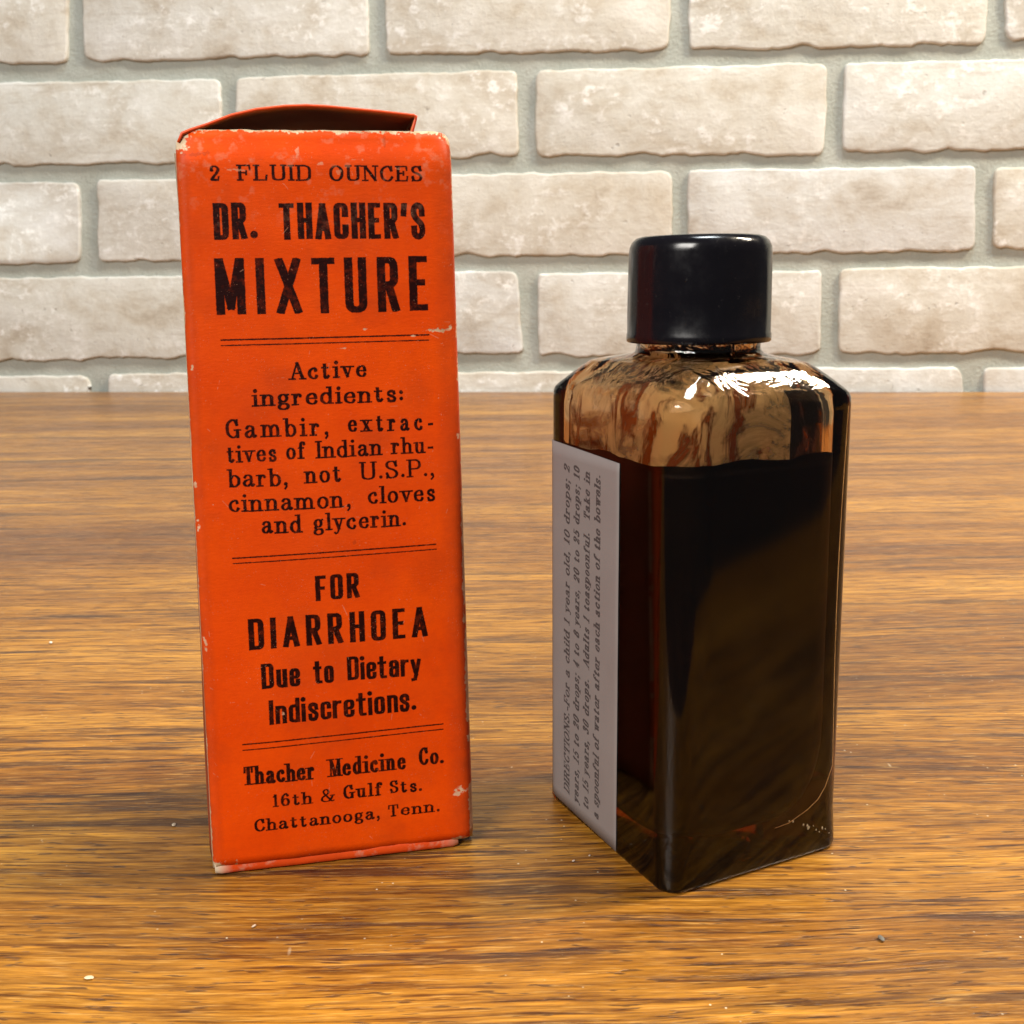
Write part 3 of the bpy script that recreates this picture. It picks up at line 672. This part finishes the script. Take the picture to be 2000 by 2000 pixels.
    mp = mat_print('orange_card_print', im); ed = mat_card(); ins = mat_card_inside(); org = mat_orange(); sd = mat_side()
    # front panel
    nu, nv = 44, 90; V = []; UV = []
    us = [0, .12, .3, .55, .85, 1.2]+[1.6+(Wd-4-1.6)*i/(nu-12) for i in range(nu-11)]+[Wd-3.2, Wd-2.4, Wd-1.7, Wd-1.0, Wd-.4, Wd]
    us = sorted(set(us)); nu = len(us)-1
    def top(um):   # the upper edge: rounded, torn corners
        a = H-2.0*max(0, 1-um/2.4)**2.2-1.6*max(0, 1-(Wd-um)/2.0)**2.2
        return a+.16*nz(um, 0, 2, .5)+.1*nz(um, 0, 7, 1.6)
    def bot(um): return 2.0-.25*um/Wd+.12*nz(um, 4, 0, .4)-.9*max(0, 1-um/1.5)**2+.5*max(0, 1-(Wd-um)/1.5)**2
    for j in range(nv+1):
        for um in us:
            vm = bot(um)+(top(um)-bot(um))*j/nv
            V.append(front(um, vm)); UV.append((um*(1+.0165*(1-vm/H))/45.5, vm/125.6))
    def sheet(name, V, nu, nv, mats, th=.5, uvs=None, inward=1):
        o = from_data(name, V, grid_faces(nu, nv), None, root, True, uvs)
        for m in mats: o.data.materials.append(m)
        md = o.modifiers.new('thickness', 'SOLIDIFY'); md.thickness = th; md.offset = -inward
        md.use_rim = True; md.material_offset = 1; md.material_offset_rim = 2
        return o
    sheet('front_panel', V, nu, nv, [mp, ins, ed], .5, UV)
    # side and back panels
    def fl(vm): return front(0, max(vm, .0))
    def fr(vm): return front(Wd, max(vm, .0))
    V = []; n = 14; m = 40
    for j in range(m+1):
        vm = 1.0+(H-2.6-1.0)*j/m; f = fl(vm)
        for i in range(n+1):
            q = 1-i/n; bul = .5*math.sin(math.pi*q)*(1+.4*(1-vm/H))+.25*nz(q*3, vm*.05, 4)
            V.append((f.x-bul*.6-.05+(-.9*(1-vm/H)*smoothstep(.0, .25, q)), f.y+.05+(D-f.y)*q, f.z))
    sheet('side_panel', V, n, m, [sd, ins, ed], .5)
    V = []
    for j in range(m+1):
        vm = 1.0+(H-1.0-1.0)*j/m; f = fr(vm)
        for i in range(n+1):
            q = i/n; V.append((f.x-.1+.3*math.sin(math.pi*q)-1.5*q, f.y+.05+(D-f.y)*q, f.z))
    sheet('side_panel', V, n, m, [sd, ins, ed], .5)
    V = []
    for j in range(m+1):
        z = 1+(H-1.4)*j/m
        for i in range(n+1): V.append((Wd*(1-i/n)-.4, D+.2+.4*math.sin(math.pi*i/n), z))
    sheet('back_panel', V, n, m, [org, ins, ed], .5)
    # lid: hinged on the left side, arched up, its tongue turned down at the right
    prof = [(.3, 123.2), (1.0, 124.6), (2.4, 125.2), (5, 126.1), (9, 127.55), (13, 128.5), (17.5, 129.05), (21, 129.2), (24.6, 129.15), (29, 128.85), (33, 128.5), (36.5, 128.2), (38.6, 127.95),
            (39.2, 127.6), (39.05, 126.9), (38.5, 125.2), (38.0, 123.0), (37.8, 119.0), (38.0, 114.)]
    V = []; k = 10; y0 = 7.6
    for q in range(k+1):
        for (x, z) in prof:
            f = q/k; y = y0+.25*nz(x, 0, 4, .2)+(D-1.2-y0)*f
            x2 = TL.x+x*(TR.x-TL.x)/Wd
            V.append((x2, y, z-(.9*f if z > 124 else 0)+.12*nz(x, y, 1, .2)))
    o = from_data('top_flap', V, grid_faces(len(prof)-1, k), None, root)
    for mt in (org, mat_lid_inside(), org): o.data.materials.append(mt)
    for p in o.data.polygons:
        p.material_index = 0
    md = o.modifiers.new('thickness', 'SOLIDIFY'); md.thickness = .45; md.offset = -1; md.material_offset = 1; md.material_offset_rim = 2
    # bottom: tucked closing flap bulging below the front
    V = []; rows = [(1.2, 3.4), (.35, 2.6), (.12, 1.9), (.10, 1.1), (.25, .45), (.8, .12), (2., 0.06), (12, .04), (D-.6, .04)]
    n = 40
    for y, z in rows:
        for i in range(n+1):
            um = .4+(Wd-1.8)*i/n; b = plane(um/Wd, 0)
            e = .7*max(0, 1-um/1.6)**2+.6*max(0, 1-(Wd-1.4-um)/1.2)**2
            V.append((um, y+e+.1*nz(um, z, 2, .4), max(.03, z*(1-.12*um/Wd)+.05*nz(um, y, 5, .5))))
    o = from_data('bottom_flap', V, [f[::-1] for f in grid_faces(n, len(rows)-1)], None, root)
    t = NT('worn_orange_fold'); co = t.co('Object'); sx = t.n.new('ShaderNodeSeparateXYZ'); t.l.new(co, sx.inputs[0])
    wl = t.math('ADD', t.ramp(t.math('MULTIPLY', sx.outputs[0], 10.), [(.008, 1.), (.035, 0.)]), t.ramp(t.math('MULTIPLY', sx.outputs[0], 10.), [(.40, 0.), (.44, .6)]))
    wn = t.math('ADD', wl, t.ramp(t.noise(co, 330, 4, .7), [(.55, 0.), (.80, .6)]), True)
    t.bs(Base_Color=t.mix(wn, orange_colour(t, co), (.62, .52, .38)), Roughness=.6)
    o.data.materials.append(t.m)
    return root
build_carton()

# ---------------------------------------------------------------- bottle
TX, TY, TA, BWX, BDY, HS, TAPER = 32.42, 187.7, .4513, 37.93, 43.13, 82.05, .983
def rounded(w, d, r, seg=9, side=8):
    P = []
    cs = [(w/2-r, d/2-r, 0), (-w/2+r, d/2-r, 90), (-w/2+r, -d/2+r, 180), (w/2-r, -d/2+r, 270)]
    for k, (cx, cy, a0) in enumerate(cs):
        for i in range(seg+1):
            a = math.radians(a0+90*i/seg); P.append((cx+r*math.cos(a), cy+r*math.sin(a)))
        nx_, ny_, b0 = cs[(k+1) % 4]; a = math.radians(a0+90)
        q = (nx_+r*math.cos(a), ny_+r*math.sin(a)); p = P[-1]
        for i in range(1, side): P.append((p[0]+(q[0]-p[0])*i/side, p[1]+(q[1]-p[1])*i/side))
    return P
def tap(z): return 1+(TAPER-1)*min(z, HS)/HS
def ring(z, inset, rad, blend=0., rc=11.3, wob=0.):
    s = tap(z); P = rounded(BWX*s-2*inset, BDY*s-2*inset, max(.3, rad)); out = []
    for x, y in P:
        a = math.atan2(y, x); cx, cy = rc*math.cos(a)+.5, rc*math.sin(a)+.1
        X = x*(1-blend)+cx*blend; Y = y*(1-blend)+cy*blend
        if wob: k = 1+wob*nz(X, Y, z, .06); X *= k; Y *= k
        out.append((X, Y, z))
    return out
def loft(rings, close0=True, close1=True, flip=False):
    V = []; F = []; N = len(rings[0])
    for r in rings: V += r
    for k in range(len(rings)-1):
        for i in range(N):
            a = k*N+i; b = k*N+(i+1) % N; F.append((a, b, b+N, a+N))
    if close0: V.append(tuple(sum(c)/N for c in zip(*rings[0]))); c = len(V)-1; F += [(c, (i+1) % N, i) for i in range(N)]
    if close1:
        V.append(tuple(sum(c)/N for c in zip(*rings[-1]))); c = len(V)-1; o = (len(rings)-1)*N; F += [(c, o+i, o+(i+1) % N) for i in range(N)]
    if flip: F = [f[::-1] for f in F]
    return V, F
OUT = [(1.0,7,4,.35),(.6,5,4.4,.2),(0,1.9,4.2,0)]
def cavity_rings(z0=0, z1=200, grow=0.):
    lv = [(5.6,15,8,.6),(5.9,9,8.5,.25),(7.0,6,9,0),(9.4,4.3,8.5,0),(12.5,3.3,7.6,0),(16,2.8,6.8,0),(20,2.5,6.2,0)]+[(z, 2.5, 6, 0) for z in range(26, 78, 4)]+\
         [(79,2.5,6,0),(81,2.7,6.2,0),(82.4,3.7,6.6,.0),(84.0,5.2,7.4,.03),(85.2,6.8,8,.22),(86.6,9.8,9,.82),(87.6,10,9,1),(90,10,9,1),(99.5,10,9,1)]
    out = []
    for z, i, r, b in lv:
        if z < z0 or z > z1: continue
        out.append(ring(z, i-grow, r, b, 8.6+grow, .003))
    return out
def build_bottle():
    root = thing('medicine_bottle', 'square amber glass medicine bottle with black screw cap and dark liquid, right of the carton', 'bottle', (TX, TY, 0), TA)
    lv = [(1.5,12,6,.5,11),(1.3,8,5,.2,11),(.4,3.4,3.4,0,11),(.05,2.2,3.2,0,11),(.01,.95,3.3,0,11),(.12,.5,3.4,0,11),(.5,.15,3.5,0,11),(1.2,.0,3.6,0,11),(3,0,3.8,0,11)]+\
         [(z, 0, 4.5, 0, 11) for z in range(8, 80, 6)]+\
         [(80,0,4.5,0,11),(81.4,.05,4.5,0,11),(82.15,.25,4.6,0,11),(83.0,.85,5.0,.0,12),(84.4,1.95,5.8,.0,12.5),(85.9,3.2,6.8,.0,13),(86.9,4.15,7.2,.02,13),(87.35,5.1,7.8,.10,13),(87.7,6.4,8.5,.30,13),(88.0,7.8,9,.60,12.5),(88.15,8.6,9,.82,12.0),
          (88.3,9.2,9,1,11.4),(88.7,9.2,9,1,10.9),(89.4,9.2,9,1,10.7),(91.5,9.2,9,1,10.7),(98,9.2,9,1,10.7),(102,9.2,9,1,10.4)]
    rings = [ring(z, i, r, b, rc, .0008 if 3 < z < 84 else 0) for z, i, r, b, rc in lv]
    V, F = loft(rings)
    Vi, Fi = loft(cavity_rings(), flip=True)
    n = len(V); V = V+Vi; F = F+[tuple(i+n for i in f) for f in Fi]
    from_data('glass_body', V, F, mat_glass(), root)
    # liquid, wetting the inside of the glass
    LV = 72.2
    rr = cavity_rings(0, 70.9, .06); N = len(rr[0])
    topr = [(x, y, LV+.9*nz(x, y, 3, .12)+.35*nz(x, y, 9, .5)) for x, y, z in ring(LV, 2.44, 6, 0, 8.6, .004)]
    inner = [(x*.985, y*.985, LV-.75) for x, y, z in topr]
    V, F = loft(rr+[topr, inner]); from_data('liquid', V, F, mat_liquid(), root)
    # film of dried medicine above the liquid and a thick dark deposit at the right
    rr = cavity_rings(66, 88, -.12)
    V = []; F = []; rr = rr[1:]
    fine = []
    for k in range(len(rr)-1):
        for s in range(3):
            fine.append([tuple(a+(b-a)*s/3 for a, b in zip(p, q)) for p, q in zip(rr[k], rr[k+1])])
    fine.append(rr[-1]); N = len(fine[0])
    V = [p for r in fine for p in r]
    zc = lambda f: sum(V[i][2] for i in f)/4
    xc = lambda f: sum(V[i][0] for i in f)/4
    yc = lambda f: sum(V[i][1] for i in f)/4
    allF = [(k*N+i, k*N+(i+1) % N, (k+1)*N+(i+1) % N, (k+1)*N+i) for k in range(len(fine)-1) for i in range(N)]
    def sub(name, sel, mat, shrink):
        fs = [f for f in allF if sel(f)]; used = sorted({i for f in fs for i in f}); mp = {v: i for i, v in enumerate(used)}
        vs = [(V[i][0]*shrink, V[i][1]*shrink, V[i][2]) for i in used]
        return from_data(name, vs, [tuple(mp[i] for i in f) for f in fs], mat, root)
    sub('dried_film', lambda f: zc(f) < 86, film('brown_film', .85, 190, .52, .60, (.17, .042, .006), .4, (1, 1, .4)), .998)
    sub('pale_film', lambda f: zc(f) < 85.5 and not (xc(f) > 5 and yc(f) < -8), film('pale_film', .62, 75, .36, .56, (.86, .66, .38), .6, (1, 1, 1.6)), .996)
    sub('wet_film', lambda f: zc(f) < 77.5, film('amber_film', .9, 110, .47, .58, (.34, .10, .015), .3, (1, 1, .6)), .994)
    sub('dark_deposit', lambda f: xc(f) > 5.+.8*nz(0, 0, zc(f), .5),
        film('dark_film', 1., 150, .24, .28, (.004, .002, .0012), .35), .99)
    # highlight drawn as a thin tan tube where the inner wall turns at the right, down into the thick base
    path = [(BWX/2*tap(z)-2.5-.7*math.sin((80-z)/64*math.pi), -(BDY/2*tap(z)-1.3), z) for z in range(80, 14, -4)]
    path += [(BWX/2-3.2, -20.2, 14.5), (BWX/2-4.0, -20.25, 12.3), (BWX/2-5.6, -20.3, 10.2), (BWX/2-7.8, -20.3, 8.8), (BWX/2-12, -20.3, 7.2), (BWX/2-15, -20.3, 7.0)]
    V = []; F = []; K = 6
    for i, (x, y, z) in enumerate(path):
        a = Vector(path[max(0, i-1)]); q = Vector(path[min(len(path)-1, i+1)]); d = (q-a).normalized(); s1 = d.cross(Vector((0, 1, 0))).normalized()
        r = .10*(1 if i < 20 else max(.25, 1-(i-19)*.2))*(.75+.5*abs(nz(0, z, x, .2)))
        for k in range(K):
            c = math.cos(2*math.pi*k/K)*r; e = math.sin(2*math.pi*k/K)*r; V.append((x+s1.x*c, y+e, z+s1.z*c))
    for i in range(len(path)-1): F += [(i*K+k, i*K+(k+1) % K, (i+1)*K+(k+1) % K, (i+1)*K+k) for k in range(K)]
    t = NT('tan_highlight'); t.bs(Base_Color=(.85, .52, .24), Roughness=.4)  # pale colour stands for the highlight on the inner wall
    from_data('highlight_line', V, F, t.m, root)
    # glints of trapped bubbles, put in as pale specks, near the right end of the base
    rb = random.Random(5); tb = NT('bubble_glint'); tb.bs(Base_Color=(.75, .70, .55), Roughness=.15)
    me = bpy.data.meshes.new('glint_bubble'); bm = bmesh.new(); bmesh.ops.create_icosphere(bm, subdivisions=1, radius=.00017); bm.to_mesh(me); bm.free(); me.materials.append(tb.m)
    for k in range(13):
        u = rb.gauss(9, 4.5) if k > 8 else 10+k*.75+rb.uniform(-.2, .2)
        o = bpy.data.objects.new('glint_bubble', me); COL.objects.link(o); o.parent = root; o.location = (u*MM, -20.9*MM, (6.5-.42*(u-9)+rb.uniform(-.5, .5))*MM)
        s_ = rb.uniform(.5, 1.3); o.scale = (s_, s_, s_*1.4)
    # screw cap
    prof = [(9.5,90.55),(11.6,90.35),(12.2,90.3),(12.42,90.5),(12.42,91.6),(12.3,91.9),(12.26,95),(12.2,100),(12.12,105.2),(12.0,106.2),(11.6,107.1),(10.9,107.75),(10.0,108.02),(9.4,107.95),(8.9,107.7),(5,107.62),(.01,107.6)]
    V = []; M = 96
    for r, z in prof:
        for i in range(M):
            a = 2*math.pi*i/M; rr_ = r+(.05*math.cos(a*24) if 92 < z < 105 else 0); V.append((rr_*math.cos(a)+.5, rr_*math.sin(a)+.1, z))
    F = [(k*M+i, k*M+(i+1) % M, (k+1)*M+(i+1) % M, (k+1)*M+i) for k in range(len(prof)-1) for i in range(M)]
    n = len(V); V += [(.5, .1, 90.55)]; F += [(n, (i+1) % M, i) for i in range(M)]
    from_data('cap', V, F, mat_cap(), root)
    # paper label, wrapped a little round the back corner
    sh = label_print(); im = image_from('label_print', [sh.ink(.05, .05, 9)])
    def path(s):        # s = distance from the front edge of the label along the left face, returns x,y on the face at z=0
        y = -5.6+s; flat = BDY/2-4.5
        if y <= flat: return (-BWX/2, y)
        a = (y-flat)/4.5; return (-BWX/2+4.5-4.5*math.cos(a), flat+4.5*math.sin(a))
    V = []; UV = []; nu, nv = 22, 30; Lw, Lh, z0 = 24.8, 70.6, 1.2
    for j in range(nv+1):
        z = z0+Lh*j/nv
        for i in range(nu+1):
            s = Lw*(1-i/nu); x, y = path(s); k = tap(z); lift = .07+.05*max(0, nz(s, z, 3, .15))
            zz = z+(.5-.9*i/nu)*(1 if j == 0 else 0)*.8+(0.5-1.1*i/nu if j == nv else 0)
            V.append((x*k-lift, y*k+(lift if s > 22 else 0), zz)); UV.append((i/nu, j/nv))
    o = from_data('paper_label', V, grid_faces(nu, nv), mat_paper(im), root, True, UV)
    md = o.modifiers.new('thickness', 'SOLIDIFY'); md.thickness = .00009; md.offset = 1
build_bottle()
for o in bpy.data.objects:                     # sheet thicknesses were given in millimetres
    for m in o.modifiers:
        if m.type == 'SOLIDIFY' and m.thickness > .01: m.thickness *= MM

# ---------------------------------------------------------------- crumbs on the table
def crumb(name, label, cat, x, y, size, col, seed, group=None, flat=.5):
    bm = bmesh.new(); bmesh.ops.create_icosphere(bm, subdivisions=2, radius=size*MM/2)
    for v in bm.verts:
        k = 1+.5*mnoise.noise(v.co*(1500/size)+Vector((seed, 0, 0)))
        v.co = Vector((v.co.x*k*1.3, v.co.y*k*.8, v.co.z*k*flat))
    lo = min(v.co.z for v in bm.verts)
    for v in bm.verts: v.co.z -= lo
    me = bpy.data.meshes.new(name); bm.to_mesh(me); bm.free()
    t = NT(name+'_matter'); t.bs(Base_Color=t.ramp(t.noise(t.co('Object'), 900, 3), [(.3, tuple(c*.6 for c in col)), (.7, col)]), Roughness=.6)
    o = link(name, me, t.m, None, False); o.location = (x*MM, y*MM, .0001); o.rotation_euler = (0, 0, seed*1.7)
    o['label'] = label; o['category'] = cat
    if group: o['group'] = group
    return o
crumb('grit_chip', 'tiny dark chip of grit on the table in front of the bottle', 'chip', 56.4, 148.3, 1.0, (.16, .14, .11), 3)
crumb('dust_speck', 'small white speck on the table far to the left of the carton', 'speck', -134.8, 296.8, 1.0, (.85, .80, .72), 5)
crumb('crumb', 'pale crumb on the wood in front of the carton, near the left of its base', 'crumb', -42.5, 154.2, .6, (.75, .55, .38), 8)
crumb('splinter', 'light flat splinter of wood near the bottom left corner of the table in view', 'splinter', -64.2, 141.6, 1.1, (.80, .66, .42), 11, None, .25)
crumb('fibre_shaving', 'small thin pale shaving lying left of the base of the carton', 'shaving', -65.7, 187.9, .9, (.62, .52, .38), 14, None, .25)
crumb('crumb', 'pale crumb beside the bottle below the paper label, the leftmost of two', 'crumb', 10., 172.6, .45, (.66, .52, .42), 17)
crumb('crumb', 'pale crumb beside the bottle below the paper label, the rightmost of two', 'crumb', 13., 174.3, .4, (.66, .52, .42), 19)
